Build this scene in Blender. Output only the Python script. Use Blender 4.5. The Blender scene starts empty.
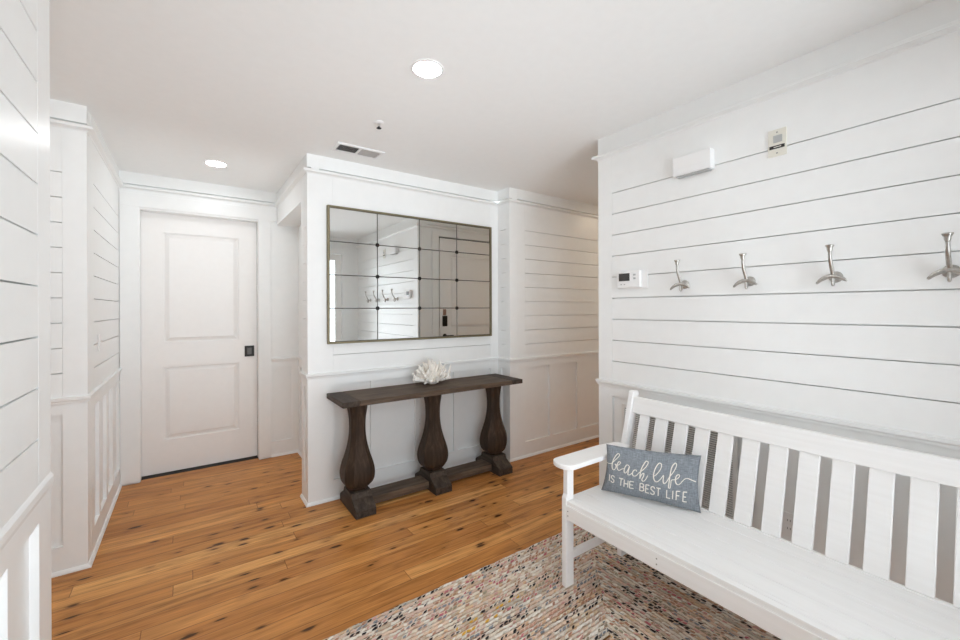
import bpy, math, random
from mathutils import Vector, Matrix
R = random.Random(7)
sc = bpy.context.scene
col = sc.collection
PI = math.pi

# ------------------------------------------------------------------ materials
def mat(name):
    m = bpy.data.materials.new(name); m.use_nodes = True
    nt = m.node_tree; b = nt.nodes['Principled BSDF']
    return m, nt, b

def node(nt, typ, **kw):
    n = nt.nodes.new(typ)
    for k, v in kw.items():
        if k == 'op': n.operation = v
        elif k == 'props':
            for a, c in v.items(): setattr(n, a, c)
        else:
            key = int(k[1:]) if k[0] == 'i' and k[1:].isdigit() else k
            s = n.inputs[key]
            if hasattr(v, 'is_output'): nt.links.new(v, s)
            else: s.default_value = v
    return n

def M(nt, op, a, b=None, c=None):
    kw = {'i0': a}
    if b is not None: kw['i1'] = b
    if c is not None: kw['i2'] = c
    return node(nt, 'ShaderNodeMath', op=op, **kw).outputs[0]

def ramp(nt, fac, stops, interp='LINEAR'):
    n = nt.nodes.new('ShaderNodeValToRGB'); nt.links.new(fac, n.inputs[0])
    e = n.color_ramp.elements; n.color_ramp.interpolation = interp
    while len(e) < len(stops): e.new(0.5)
    for i, (p, c) in enumerate(stops):
        e[i].position = p; e[i].color = (c[0], c[1], c[2], 1)
    return n.outputs[0]

def mixc(nt, fac, a, b, blend='MIX'):
    n = nt.nodes.new('ShaderNodeMix'); n.data_type = 'RGBA'; n.blend_type = blend
    for s, v in ((n.inputs[0], fac), (n.inputs[6], a), (n.inputs[7], b)):
        if hasattr(v, 'is_output'): nt.links.new(v, s)
        else: s.default_value = v if not isinstance(v, tuple) else (v + (1,))[:4]
    return n.outputs[2]

def xyz(nt, out):
    s = node(nt, 'ShaderNodeSeparateXYZ', i0=out)
    return s.outputs[0], s.outputs[1], s.outputs[2]

def bump(nt, b, h, strength, dist=0.01):
    n = node(nt, 'ShaderNodeBump', Strength=strength, Distance=dist, Height=h)
    nt.links.new(n.outputs[0], b.inputs['Normal'])

def plain(name, c, rough=0.5, metal=0.0, spec=0.5):
    m, nt, b = mat(name)
    b.inputs['Base Color'].default_value = (*c, 1); b.inputs['Roughness'].default_value = rough
    b.inputs['Metallic'].default_value = metal; b.inputs['Specular IOR Level'].default_value = spec
    return m

def paint(name, c, rough, amount=0.02, scale=30):
    m, nt, b = mat(name)
    g = node(nt, 'ShaderNodeNewGeometry').outputs['Position']
    n = node(nt, 'ShaderNodeTexNoise', Vector=g, Scale=scale, Detail=3.0)
    f = n.outputs[0]
    lo = tuple(x * (1 - amount) for x in c); hi = tuple(min(1, x * (1 + amount)) for x in c)
    nt.links.new(ramp(nt, f, [(0.3, lo), (0.7, hi)]), b.inputs['Base Color'])
    b.inputs['Roughness'].default_value = rough
    bump(nt, b, f, 0.05, 0.002)
    return m

WALL = paint('white_wall_paint', (0.873, 0.884, 0.880), 0.33, 0.01, 14)
CEIL = paint('ceiling_paint', (0.926, 0.935, 0.933), 0.9, 0.008, 20)
DOORP = paint('door_paint', (0.885, 0.875, 0.862), 0.42, 0.008, 20)
PLASTIC = plain('white_plastic', (0.87, 0.87, 0.87), 0.35)
CREAM = plain('cream_plastic', (0.78, 0.76, 0.68), 0.4)
BLACK = plain('black_metal', (0.02, 0.018, 0.016), 0.4, 0.6)
DARK = plain('dark_cavity', (0.03, 0.03, 0.03), 0.9)  # near-black; also stands in for shade in gaps, ducts and slots
GREYD = plain('grey_display', (0.18, 0.19, 0.18), 0.3)
LCD = plain('lcd_screen', (0.055, 0.05, 0.048), 0.25)
BTN = plain('grey_button', (0.45, 0.46, 0.46), 0.5)
CHROME = plain('chrome', (0.75, 0.75, 0.75), 0.15, 1.0)
BRONZE = plain('aged_brass', (0.20, 0.17, 0.105), 0.45, 0.55)
SLATG = plain('grille_enamel', (0.80, 0.79, 0.77), 0.45)
BLADE = plain('vent_enamel', (0.60, 0.59, 0.58), 0.5)

def nickel():
    m, nt, b = mat('brushed_nickel')
    t = node(nt, 'ShaderNodeTexCoord').outputs['Object']
    n = node(nt, 'ShaderNodeTexNoise', Vector=t, Scale=120.0, Detail=2.0).outputs[0]
    nt.links.new(ramp(nt, n, [(0.3, (0.42, 0.40, 0.375)), (0.7, (0.56, 0.54, 0.51))]), b.inputs['Base Color'])
    b.inputs['Metallic'].default_value = 1.0; b.inputs['Roughness'].default_value = 0.28
    return m
NICKEL = nickel()

def mirror_mat():
    m, nt, b = mat('mirror_silver')
    b.inputs['Base Color'].default_value = (0.80, 0.81, 0.80, 1)
    b.inputs['Metallic'].default_value = 1.0; b.inputs['Roughness'].default_value = 0.012
    return m
MIRROR = mirror_mat()

def emit(name, c, s):
    m = bpy.data.materials.new(name); m.use_nodes = True; nt = m.node_tree
    nt.nodes.clear(); o = nt.nodes.new('ShaderNodeOutputMaterial')
    e = node(nt, 'ShaderNodeEmission', Color=(*c, 1), Strength=s)
    nt.links.new(e.outputs[0], o.inputs[0]); return m

def glass_mat():
    m = bpy.data.materials.new('window_glass'); m.use_nodes = True; nt = m.node_tree
    nt.nodes.clear(); o = nt.nodes.new('ShaderNodeOutputMaterial')
    t = nt.nodes.new('ShaderNodeBsdfTransparent'); g = node(nt, 'ShaderNodeBsdfGlossy', Roughness=0.02)
    f = node(nt, 'ShaderNodeFresnel', IOR=1.45)
    x = nt.nodes.new('ShaderNodeMixShader'); nt.links.new(f.outputs[0], x.inputs[0])
    nt.links.new(t.outputs[0], x.inputs[1]); nt.links.new(g.outputs[0], x.inputs[2]); nt.links.new(x.outputs[0], o.inputs[0])
    return m
GLASS = glass_mat()

def floor_mat():
    m, nt, b = mat('knotty_pine_boards')
    P = node(nt, 'ShaderNodeNewGeometry').outputs['Position']
    x, y, z = xyz(nt, P)
    W, L = 0.104, 2.3
    yr = M(nt, 'DIVIDE', M(nt, 'SUBTRACT', y, 2.342), W)
    row = M(nt, 'FLOOR', yr); fy = M(nt, 'SUBTRACT', yr, row)
    rr = node(nt, 'ShaderNodeTexWhiteNoise', props={'noise_dimensions': '1D'}, W=row).outputs[0]
    xs = M(nt, 'ADD', M(nt, 'DIVIDE', x, L), M(nt, 'MULTIPLY', rr, 7.3))
    seg = M(nt, 'FLOOR', xs); fx = M(nt, 'SUBTRACT', xs, seg)
    cid = node(nt, 'ShaderNodeCombineXYZ', i0=seg, i1=row, i2=0.0).outputs[0]
    rnd = node(nt, 'ShaderNodeTexWhiteNoise', props={'noise_dimensions': '3D'}, Vector=cid)
    base = ramp(nt, rnd.outputs[0], [(0.0, (0.54, 0.236, 0.070)), (0.35, (0.60, 0.275, 0.084)), (0.7, (0.65, 0.31, 0.100)), (0.9, (0.72, 0.36, 0.122)), (1.0, (0.80, 0.43, 0.155))])
    off = M(nt, 'MULTIPLY', rnd.outputs[0], 31.0)
    gv = node(nt, 'ShaderNodeCombineXYZ', i0=M(nt, 'ADD', M(nt, 'MULTIPLY', x, 1.6), off), i1=M(nt, 'MULTIPLY', y, 34.0), i2=off).outputs[0]
    gr = node(nt, 'ShaderNodeTexNoise', Vector=gv, Scale=1.0, Detail=6.0, Roughness=0.62, Distortion=0.5).outputs[0]
    c1 = mixc(nt, 0.75, base, ramp(nt, gr, [(0.28, (0.42, 0.38, 0.34)), (0.45, (0.88, 0.86, 0.84)), (0.72, (1.14, 1.14, 1.14))]), 'MULTIPLY')
    fv = node(nt, 'ShaderNodeCombineXYZ', i0=M(nt, 'ADD', M(nt, 'MULTIPLY', x, 5.0), off), i1=M(nt, 'MULTIPLY', y, 170.0), i2=off).outputs[0]
    fg = node(nt, 'ShaderNodeTexNoise', Vector=fv, Scale=1.0, Detail=3.0).outputs[0]
    c2 = mixc(nt, 0.75, c1, ramp(nt, fg, [(0.3, (0.72, 0.70, 0.68)), (0.7, (1.08, 1.08, 1.08))]), 'MULTIPLY')
    bl = node(nt, 'ShaderNodeTexNoise', Vector=node(nt, 'ShaderNodeCombineXYZ', i0=M(nt, 'ADD', M(nt, 'MULTIPLY', x, 2.4), off), i1=M(nt, 'MULTIPLY', y, 16.0), i2=off).outputs[0], Scale=1.0, Detail=3.0, Distortion=0.8)
    c2 = mixc(nt, 0.85, c2, ramp(nt, bl.outputs[0], [(0.30, (0.66, 0.60, 0.55)), (0.46, (0.97, 0.95, 0.92)), (0.60, (1.06, 1.06, 1.04)), (0.75, (1.20, 1.16, 1.10))]), 'MULTIPLY')
    # knots : stretched cells, only a share of them dark
    kv = node(nt, 'ShaderNodeCombineXYZ', i0=M(nt, 'MULTIPLY', x, 6.4), i1=M(nt, 'MULTIPLY', y, 17.0), i2=0.0).outputs[0]
    wob = node(nt, 'ShaderNodeTexNoise', Vector=gv, Scale=3.0, Detail=2.0).outputs[0]
    vo = node(nt, 'ShaderNodeTexVoronoi', Vector=kv, Scale=1.0, Randomness=1.0)
    share = node(nt, 'ShaderNodeSeparateColor', i0=vo.outputs['Color']).outputs[0]
    size = M(nt, 'MULTIPLY', M(nt, 'SUBTRACT', share, 0.30), 0.36)
    d = M(nt, 'ADD', vo.outputs['Distance'], M(nt, 'MULTIPLY', M(nt, 'SUBTRACT', wob, 0.5), 0.42))
    kn = node(nt, 'ShaderNodeMapRange', Value=M(nt, 'SUBTRACT', size, d), i1=-0.03, i2=0.08, i3=0.0, i4=0.9).outputs[0]
    halo = node(nt, 'ShaderNodeMapRange', Value=M(nt, 'SUBTRACT', size, d), i1=-0.26, i2=0.03, i3=0.0, i4=0.42).outputs[0]
    c3 = mixc(nt, halo, c2, (0.24, 0.10, 0.035))
    c4 = mixc(nt, kn, c3, (0.040, 0.017, 0.008))
    e = M(nt, 'MINIMUM', fy, M(nt, 'SUBTRACT', 1.0, fy))
    ex = M(nt, 'MULTIPLY', M(nt, 'MINIMUM', fx, M(nt, 'SUBTRACT', 1.0, fx)), L / W)
    em = M(nt, 'MINIMUM', e, ex)
    seam = node(nt, 'ShaderNodeMapRange', Value=em, i1=0.006, i2=0.024, i3=0.72, i4=0.0).outputs[0]
    c5 = mixc(nt, seam, c4, (0.07, 0.03, 0.012))
    nt.links.new(c5, b.inputs['Base Color'])
    nt.links.new(ramp(nt, gr, [(0.2, (0.26,) * 3), (0.8, (0.38,) * 3)]), b.inputs['Roughness'])
    b.inputs['Specular IOR Level'].default_value = 0.16
    h = M(nt, 'SUBTRACT', M(nt, 'MULTIPLY', gr, 0.25), seam)
    bump(nt, b, h, 0.22, 0.004)
    return m
FLOOR = floor_mat()

def wood(name, axis, lo, mid, hi, rough=0.6):
    m, nt, b = mat(name)
    t = node(nt, 'ShaderNodeTexCoord').outputs['Object']
    s = [42.0, 42.0, 42.0]; s[axis] = 2.6
    v = node(nt, 'ShaderNodeMapping', Vector=t, Scale=tuple(s)).outputs[0]
    g = node(nt, 'ShaderNodeTexNoise', Vector=v, Scale=1.0, Detail=6.0, Roughness=0.65, Distortion=0.6).outputs[0]
    c = ramp(nt, g, [(0.25, lo), (0.5, mid), (0.78, hi)])
    n2 = node(nt, 'ShaderNodeTexNoise', Vector=t, Scale=7.0, Detail=2.0).outputs[0]
    c = mixc(nt, 0.6, c, ramp(nt, n2, [(0.3, (0.7, 0.7, 0.7)), (0.7, (1.15, 1.13, 1.1))]), 'MULTIPLY')
    nt.links.new(c, b.inputs['Base Color']); b.inputs['Roughness'].default_value = rough
    b.inputs['Specular IOR Level'].default_value = 0.22
    bump(nt, b, g, 0.35, 0.003)
    return m
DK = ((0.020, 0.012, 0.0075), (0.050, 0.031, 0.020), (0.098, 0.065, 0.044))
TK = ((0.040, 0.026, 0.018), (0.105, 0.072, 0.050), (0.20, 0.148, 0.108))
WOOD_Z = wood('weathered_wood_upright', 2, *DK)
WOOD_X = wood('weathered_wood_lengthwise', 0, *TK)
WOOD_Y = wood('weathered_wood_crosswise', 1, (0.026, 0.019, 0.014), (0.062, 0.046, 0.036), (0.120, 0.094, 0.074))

def bench_mat():
    m, nt, b = mat('white_bench_paint')
    t = node(nt, 'ShaderNodeTexCoord').outputs['Object']
    v = node(nt, 'ShaderNodeMapping', Vector=t, Scale=(60.0, 2.5, 60.0)).outputs[0]
    g = node(nt, 'ShaderNodeTexNoise', Vector=v, Scale=1.0, Detail=4.0).outputs[0]
    nt.links.new(ramp(nt, g, [(0.25, (0.87, 0.862, 0.85)), (0.6, (0.90, 0.895, 0.886))]), b.inputs['Base Color'])
    b.inputs['Roughness'].default_value = 0.42
    bump(nt, b, g, 0.03, 0.002)
    return m
BENCH = bench_mat()

def fabric():
    m, nt, b = mat('slate_blue_linen')
    t = node(nt, 'ShaderNodeTexCoord').outputs['UV']
    x, y, z = xyz(nt, t)
    w1 = node(nt, 'ShaderNodeTexNoise', Vector=node(nt, 'ShaderNodeMapping', Vector=t, Scale=(40.0, 260.0, 1.0)).outputs[0], Scale=1.0, Detail=2.0).outputs[0]
    w2 = node(nt, 'ShaderNodeTexNoise', Vector=node(nt, 'ShaderNodeMapping', Vector=t, Scale=(400.0, 24.0, 1.0)).outputs[0], Scale=1.0, Detail=2.0).outputs[0]
    w = M(nt, 'MULTIPLY', M(nt, 'ADD', w1, w2), 0.5)
    nt.links.new(ramp(nt, w, [(0.35, (0.155, 0.170, 0.190)), (0.5, (0.225, 0.247, 0.272)), (0.65, (0.32, 0.342, 0.366))]), b.inputs['Base Color'])
    b.inputs['Roughness'].default_value = 0.95; b.inputs['Specular IOR Level'].default_value = 0.15
    bump(nt, b, w, 0.25, 0.002)
    return m
FABRIC = fabric()
THREAD = plain('cream_print', (0.78, 0.74, 0.67), 0.85)

def rug_mat():
    m, nt, b = mat('braided_rag_cotton')
    t = node(nt, 'ShaderNodeTexCoord').outputs['UV']          # u: metres along the braid, v: metres in from the rim
    u, v, z = xyz(nt, t)
    def wob(o, sc_): return M(nt, 'SUBTRACT', node(nt, 'ShaderNodeTexNoise', Vector=node(nt, 'ShaderNodeVectorMath', op='ADD', i0=t, i1=(o, o * 2.0, 0.0)).outputs[0], Scale=sc_, Detail=1.0).outputs[0], 0.5)
    u = M(nt, 'ADD', u, M(nt, 'MULTIPLY', wob(3.1, 45.0), 0.022)); v = M(nt, 'ADD', v, M(nt, 'MULTIPLY', wob(7.7, 28.0), 0.012))
    RW_ = 0.021; CL = 0.027
    vr = M(nt, 'DIVIDE', v, RW_); row = M(nt, 'FLOOR', vr); fv = M(nt, 'SUBTRACT', vr, row)
    side = M(nt, 'GREATER_THAN', fv, 0.5)
    fs_ = M(nt, 'SUBTRACT', M(nt, 'MULTIPLY', fv, 2.0), side)                 # 0..1 across one half of the braid
    rr = node(nt, 'ShaderNodeTexWhiteNoise', props={'noise_dimensions': '1D'}, W=row)
    lean_ = M(nt, 'MULTIPLY', M(nt, 'ABSOLUTE', M(nt, 'SUBTRACT', fv, 0.5)), 1.0)
    ur = M(nt, 'ADD', M(nt, 'ADD', M(nt, 'DIVIDE', u, CL), lean_), M(nt, 'ADD', M(nt, 'MULTIPLY', side, 0.5), M(nt, 'MULTIPLY', rr.outputs[0], 9.0)))
    cell = M(nt, 'FLOOR', ur); fu = M(nt, 'SUBTRACT', ur, cell)
    # the rags that make up one braid change every few tens of centimetres
    st = M(nt, 'FLOOR', M(nt, 'ADD', M(nt, 'DIVIDE', u, 0.42), M(nt, 'MULTIPLY', rr.outputs[0], 57.0)))
    def rnd3(a, b_, c_):
        return node(nt, 'ShaderNodeTexWhiteNoise', props={'noise_dimensions': '3D'}, Vector=node(nt, 'ShaderNodeCombineXYZ', i0=a, i1=b_, i2=c_).outputs[0]).outputs[0]
    r1 = rnd3(st, row, 3.0); r1b = rnd3(st, row, 8.0); r1c = rnd3(st, row, 12.5)
    r2 = rnd3(cell, row, side); r3 = rnd3(cell, row, M(nt, 'ADD', side, 7.0)); r4 = rnd3(cell, row, M(nt, 'ADD', side, 21.0))
    ground = [(0.0, (0.84, 0.74, 0.61)), (0.20, (0.80, 0.60, 0.46)), (0.38, (0.88, 0.82, 0.73)), (0.56, (0.70, 0.52, 0.35)), (0.70, (0.72, 0.54, 0.44)), (0.82, (0.56, 0.50, 0.41)), (0.91, (0.78, 0.70, 0.61))]
    accent = [(0.0, (0.035, 0.032, 0.035)), (0.16, (0.48, 0.25, 0.16)), (0.34, (0.56, 0.17, 0.20)), (0.50, (0.26, 0.28, 0.31)), (0.62, (0.58, 0.33, 0.24)), (0.74, (0.36, 0.32, 0.23)), (0.86, (0.035, 0.032, 0.035)), (0.95, (0.72, 0.41, 0.07)), (0.975, (0.34, 0.14, 0.21))]
    speck = [(0.0, (0.05, 0.045, 0.045)), (0.17, (0.90, 0.85, 0.77)), (0.38, (0.48, 0.25, 0.17)), (0.52, (0.68, 0.38, 0.34)), (0.66, (0.30, 0.31, 0.31)), (0.76, (0.78, 0.52, 0.33)), (0.94, (0.54, 0.18, 0.20))]
    g1 = mixc(nt, M(nt, 'GREATER_THAN', r4, 0.55), ramp(nt, r1, ground, 'CONSTANT'), ramp(nt, r4, [(0.0, (0.7, 0.6, 0.5)), (0.6, (0.78, 0.72, 0.63)), (0.75, (0.70, 0.52, 0.42)), (0.9, (0.60, 0.48, 0.36))], 'CONSTANT'))
    # rounded stitches: an accent rag running through the braid, and odd specks
    du = M(nt, 'MULTIPLY', M(nt, 'SUBTRACT', fu, 0.5), 2.0); dv = M(nt, 'MULTIPLY', M(nt, 'SUBTRACT', fs_, 0.5), 2.0)
    rad = M(nt, 'MULTIPLY', M(nt, 'ADD', M(nt, 'MULTIPLY', du, du), M(nt, 'MULTIPLY', dv, dv)), M(nt, 'ADD', 0.75, M(nt, 'MULTIPLY', rnd3(cell, row, M(nt, 'ADD', side, 33.0)), 1.3)))
    inside = node(nt, 'ShaderNodeMapRange', Value=rad, i1=0.5, i2=1.1, i3=1.0, i4=0.0).outputs[0]
    isacc = M(nt, 'MULTIPLY', M(nt, 'LESS_THAN', r3, M(nt, 'MULTIPLY', M(nt, 'GREATER_THAN', r1c, 0.30), 0.38)), inside)
    isspk = M(nt, 'MULTIPLY', M(nt, 'GREATER_THAN', r3, 0.74), inside)
    c = mixc(nt, isspk, g1, ramp(nt, r2, speck, 'CONSTANT'))
    c = mixc(nt, isacc, c, ramp(nt, r1b, accent, 'CONSTANT'))
    fz = node(nt, 'ShaderNodeTexNoise', Vector=t, Scale=380.0, Detail=2.0).outputs[0]
    c = mixc(nt, 0.6, c, ramp(nt, fz, [(0.3, (0.66, 0.64, 0.62)), (0.7, (1.18, 1.18, 1.18))]), 'MULTIPLY')
    ev = M(nt, 'MULTIPLY', M(nt, 'MINIMUM', fv, M(nt, 'SUBTRACT', 1.0, fv)), 2.0)
    prof = M(nt, 'MULTIPLY', M(nt, 'POWER', ev, 0.5), M(nt, 'SUBTRACT', 1.0, M(nt, 'MULTIPLY', M(nt, 'MINIMUM', rad, 1.5), 0.4)))
    gap = node(nt, 'ShaderNodeMapRange', Value=ev, i1=0.0, i2=0.30, i3=0.85, i4=0.0).outputs[0]
    c = mixc(nt, gap, c, (0.36, 0.22, 0.12))
    nt.links.new(c, b.inputs['Base Color']); b.inputs['Roughness'].default_value = 0.95
    b.inputs['Specular IOR Level'].default_value = 0.1
    bump(nt, b, prof, 0.9, 0.008)
    return m
RUG = rug_mat()

def coral_mat():
    m, nt, b = mat('bleached_coral')
    t = node(nt, 'ShaderNodeTexCoord').outputs['Object']
    n = node(nt, 'ShaderNodeTexNoise', Vector=t, Scale=90.0, Detail=4.0).outputs[0]
    nt.links.new(ramp(nt, n, [(0.3, (0.83, 0.78, 0.71)), (0.65, (0.92, 0.90, 0.86))]), b.inputs['Base Color'])
    b.inputs['Roughness'].default_value = 0.85
    bump(nt, b, n, 0.5, 0.004)
    return m
CORAL = coral_mat()

# ------------------------------------------------------------------ mesh helpers
WORG = {}                          # world origin of every object, so that parts sit right under their thing
class MB:
    def __init__(s): s.v = []; s.f = []; s.uv = None
    def box(s, x0, x1, y0, y1, z0, z1, T=None):
        if x0 > x1: x0, x1 = x1, x0
        if y0 > y1: y0, y1 = y1, y0
        if z0 > z1: z0, z1 = z1, z0
        p = [Vector(q) for q in ((x0, y0, z0), (x1, y0, z0), (x1, y1, z0), (x0, y1, z0), (x0, y0, z1), (x1, y0, z1), (x1, y1, z1), (x0, y1, z1))]
        s.hexa(p, T)
    def hexa(s, p, T=None):
        if T is not None:
            p = [T @ Vector(q) for q in p]
        b = len(s.v); s.v += [tuple(q) for q in p]
        fs = ((0, 3, 2, 1), (4, 5, 6, 7), (0, 1, 5, 4), (1, 2, 6, 5), (2, 3, 7, 6), (3, 0, 4, 7))
        if T is not None and T.determinant() < 0: fs = [tuple(reversed(f)) for f in fs]
        s.f += [tuple(b + i for i in f) for f in fs]
    def prism(s, poly, d0, d1, T):
        """poly of (a, b) in the plane, extruded from d0 to d1 along the third axis; T maps (a, b, d)."""
        b = len(s.v); n = len(poly)
        s.v += [tuple(T @ Vector((a, c, d0))) for a, c in poly] + [tuple(T @ Vector((a, c, d1))) for a, c in poly]
        s.f.append(tuple(b + i for i in reversed(range(n)))); s.f.append(tuple(b + n + i for i in range(n)))
        for i in range(n):
            j = (i + 1) % n; s.f.append((b + i, b + j, b + n + j, b + n + i))
    def rings(s, rings, cap=True, closed=True):
        b = len(s.v); n = len(rings[0])
        for r in rings: s.v += [tuple(q) for q in r]
        for k in range(len(rings) - 1):
            for i in range(n if closed else n - 1):
                j = (i + 1) % n
                s.f.append((b + k * n + i, b + k * n + j, b + (k + 1) * n + j, b + (k + 1) * n + i))
        if cap:
            s.f.append(tuple(b + i for i in reversed(range(n))))
            s.f.append(tuple(b + (len(rings) - 1) * n + i for i in range(n)))
    def lathe(s, prof, c, axis=(0, 0, 1), n=24, flat=1.0):
        ax = Vector(axis).normalized(); t = Vector((1, 0, 0)) if abs(ax.x) < .9 else Vector((0, 1, 0))
        e1 = ax.cross(t).normalized(); e2 = ax.cross(e1)
        c = Vector(c)
        s.rings([[c + ax * h + (e1 * math.cos(2 * PI * i / n) + e2 * math.sin(2 * PI * i / n) * flat) * r for i in range(n)] for r, h in prof])
    def tube(s, pts, rad, n=10):
        pts = [Vector(p) for p in pts]
        if not isinstance(rad, (list, tuple)): rad = [rad] * len(pts)
        up = None; rs = []
        for k, p in enumerate(pts):
            d = (pts[min(k + 1, len(pts) - 1)] - pts[max(k - 1, 0)]).normalized()
            if up is None:
                up = d.cross(Vector((0.31, 0.9, 0.2))).normalized()
            up = (up - d * up.dot(d)).normalized(); w = d.cross(up)
            rs.append([p + (up * math.cos(2 * PI * i / n) + w * math.sin(2 * PI * i / n)) * rad[k] for i in range(n)])
        s.rings(rs)
    def build(s, name, m, parent=None, bevel=0.0, smooth=False, seg=2, loc=None, normals=False):
        me = bpy.data.meshes.new(name); o = None
        org = Vector(loc) if loc else Vector((0, 0, 0))
        me.from_pydata([tuple(Vector(v) - org) for v in s.v], [], s.f); me.update()
        if normals:
            import bmesh
            bm = bmesh.new(); bm.from_mesh(me); bmesh.ops.recalc_face_normals(bm, faces=bm.faces[:]); bm.to_mesh(me); bm.free()
        me.materials.append(m)
        o = bpy.data.objects.new(name, me); col.objects.link(o)
        if smooth:
            for p in me.polygons: p.use_smooth = True
        if bevel:
            md = o.modifiers.new('bevel', 'BEVEL'); md.width = bevel; md.segments = seg; md.limit_method = 'ANGLE'; md.angle_limit = 0.7
        if parent is not None:
            o.parent = parent; o.location = org - WORG.get(parent.name, Vector((0, 0, 0)))
        else:
            o.location = org
        WORG[o.name] = org
        return o

def empty(name, loc, label, cat, group=None):
    o = bpy.data.objects.new(name, None); col.objects.link(o); o.location = loc; o.empty_display_size = 0.05; WORG[o.name] = Vector(loc)
    o['label'] = label; o['category'] = cat
    if group: o['group'] = group
    return o
def tag(o, label, cat, group=None):
    o['label'] = label; o['category'] = cat
    if group: o['group'] = group
    return o
def struct(o): o['kind'] = 'structure'; return o

def catmull(pts, n=5):
    out = []
    P = [pts[0]] + list(pts) + [pts[-1]]
    for i in range(1, len(P) - 2):
        for k in range(n):
            t = k / n
            out.append(tuple(0.5 * (2 * b + (c - a) * t + (2 * a - 5 * b + 4 * c - d) * t * t + (3 * b - a - 3 * c + d) * t ** 3)
                             for a, b, c, d in zip(P[i - 1], P[i], P[i + 1], P[i + 2])))
    out.append(tuple(pts[-1])); return out

# ------------------------------------------------------------------ the setting
CZ = 2.755                        # ceiling height
RWX = 2.42                        # right wall
CWY, FWY = 3.398, 3.203           # console wall, corridor far wall
LX, LRY = -0.496, 3.365           # left wall, its return
NLX, NLY = -0.355, 1.83           # near left wall and where it ends
DY = 4.75                         # end wall with the door
YB = -0.37                        # wall behind
RY = 1.935                        # end of the right wall, start of the corridor
GR = [1.168 + 0.1467 * k for k in range(9)]

m = MB(); m.box(-2.0, 5.6, -0.6, 5.1, -0.12, 0.0); struct(m.build('floor', FLOOR))
m = MB(); m.box(-2.0, 5.6, -0.6, 5.1, CZ, CZ + 0.12); struct(m.build('ceiling', CEIL))

def frame(p0, p1):
    """local frame of a wall run: u along p0->p1, the room lies to the right of that direction."""
    a = Vector((p0[0], p0[1], 0)); d = Vector((p1[0] - p0[0], p1[1] - p0[1], 0)); L = d.length; d.normalize()
    n = Vector((d.y, -d.x, 0))
    T = Matrix(((d.x, n.x, 0, a.x), (d.y, n.y, 0, a.y), (0, 0, 1, 0), (0, 0, 0, 1)))
    return T, L

RAIL = 1.0
def wall(name, p0, p1, left=0.0, right=0.0, stiles=(), sw=0.052, plain_top=False, wains=True, back=0.1, zlo=0.0, inset0=0.0, inset1=0.0, opening=None, frieze=2.652):
    T, L = frame(p0, p1); m = MB()
    a, c = inset0, L - inset1
    def bx(u0, u1, d0, d1, z0, z1):
        if opening:
            o0, o1, oz = opening
            if u0 < o0 < u1 or u0 < o1 < u1 or (u0 >= o0 and u1 <= o1):
                if z0 < oz:
                    if u0 < o0: m.box(u0, o0, d0, d1, z0, z1, T)
                    if u1 > o1: m.box(o1, u1, d0, d1, z0, z1, T)
                    if z1 > oz: m.box(max(u0, o0), min(u1, o1), d0, d1, oz, z1, T)
                    return
        m.box(u0, u1, d0, d1, z0, z1, T)
    DP, WP = -0.030, -0.019          # depth of the shiplap joints, of the wainscot panels
    bx(a, c, -back, DP, zlo, CZ)
    top = 2.612
    if plain_top:
        bx(a, c, DP, 0.0, RAIL if wains else zlo, top)
    else:
        zs = [RAIL] + [g for g in GR] + [top]
        for i in range(len(zs) - 1):
            g0 = 0.0026 if i > 0 else 0; g1 = 0.0026 if i < len(zs) - 2 else 0
            bx(a + left, c - right, DP, 0.0, zs[i] + g0, zs[i + 1] - g1)
        if left: bx(a, a + left - 0.0008, DP, 0.0003, RAIL, top)
        if right: bx(c - right + 0.0008, c, DP, 0.0003, RAIL, top)
    bx(a, c, DP, 0.002, frieze, CZ)
    if wains:
        bx(a, c, DP, WP, 0.158, 0.925)
        bx(a, c, DP, 0.0008, zlo, 0.158)
        bx(a, c, DP, 0.0008, 0.925, RAIL)
        if left: bx(a, a + left, WP, 0.0008, 0.158, 0.925)
        if right: bx(c - right, c, WP, 0.0008, 0.158, 0.925)
        for s in stiles: bx(s - sw / 2, s + sw / 2, WP, 0.0008, 0.158, 0.925)
    return struct(m.build(name, WALL))

def sweep(name, path, prof, m=None, z=0.0):
    """prof: closed list of (offset into the room, height); room on the right of the path."""
    n = len(path); rings = []
    P = [Vector((p[0], p[1], 0)) for p in path]
    for i in range(n):
        dirs = []
        if i > 0: dirs.append((P[i] - P[i - 1]).normalized())
        if i < n - 1: dirs.append((P[i + 1] - P[i]).normalized())
        ns = [Vector((d.y, -d.x, 0)) for d in dirs]
        if len(ns) == 2:
            k = ns[0] + ns[1]; k = k / max(1e-6, (1 + ns[0].dot(ns[1])))
        else: k = ns[0]
        rings.append([P[i] + k * o + Vector((0, 0, h + z)) for o, h in prof])
    b = MB(); b.rings(rings)
    return struct(b.build(name, m or WALL, normals=True))

CROWN = [(-0.03, 2.600), (0.0045, 2.600), (0.007, 2.606), (0.024, 2.612), (0.032, 2.615), (0.032, 2.630), (0.028, 2.633), (-0.03, 2.633)]
CHAIR = [(0.0, 0.988), (0.008, 0.99), (0.010, 1.002), (0.016, 1.010), (0.017, 1.026), (0.0, 1.03)]
SHOE = [(0.0, 0.0), (0.016, 0.0), (0.016, 0.008), (0.006, 0.022), (0.0, 0.022)]

CB = 0.095
XREC = 0.962; YREC = 3.61; HZ = 2.42
wall('wall_left_return', (-1.9, LRY), (LX, LRY), right=0.107, stiles=(0.55, 0.98))
wall('wall_left', (LX, LRY), (LX, DY), left=0.10, right=0.03, stiles=(0.405, 0.70, 0.995), sw=0.05, inset0=0.1)
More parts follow.
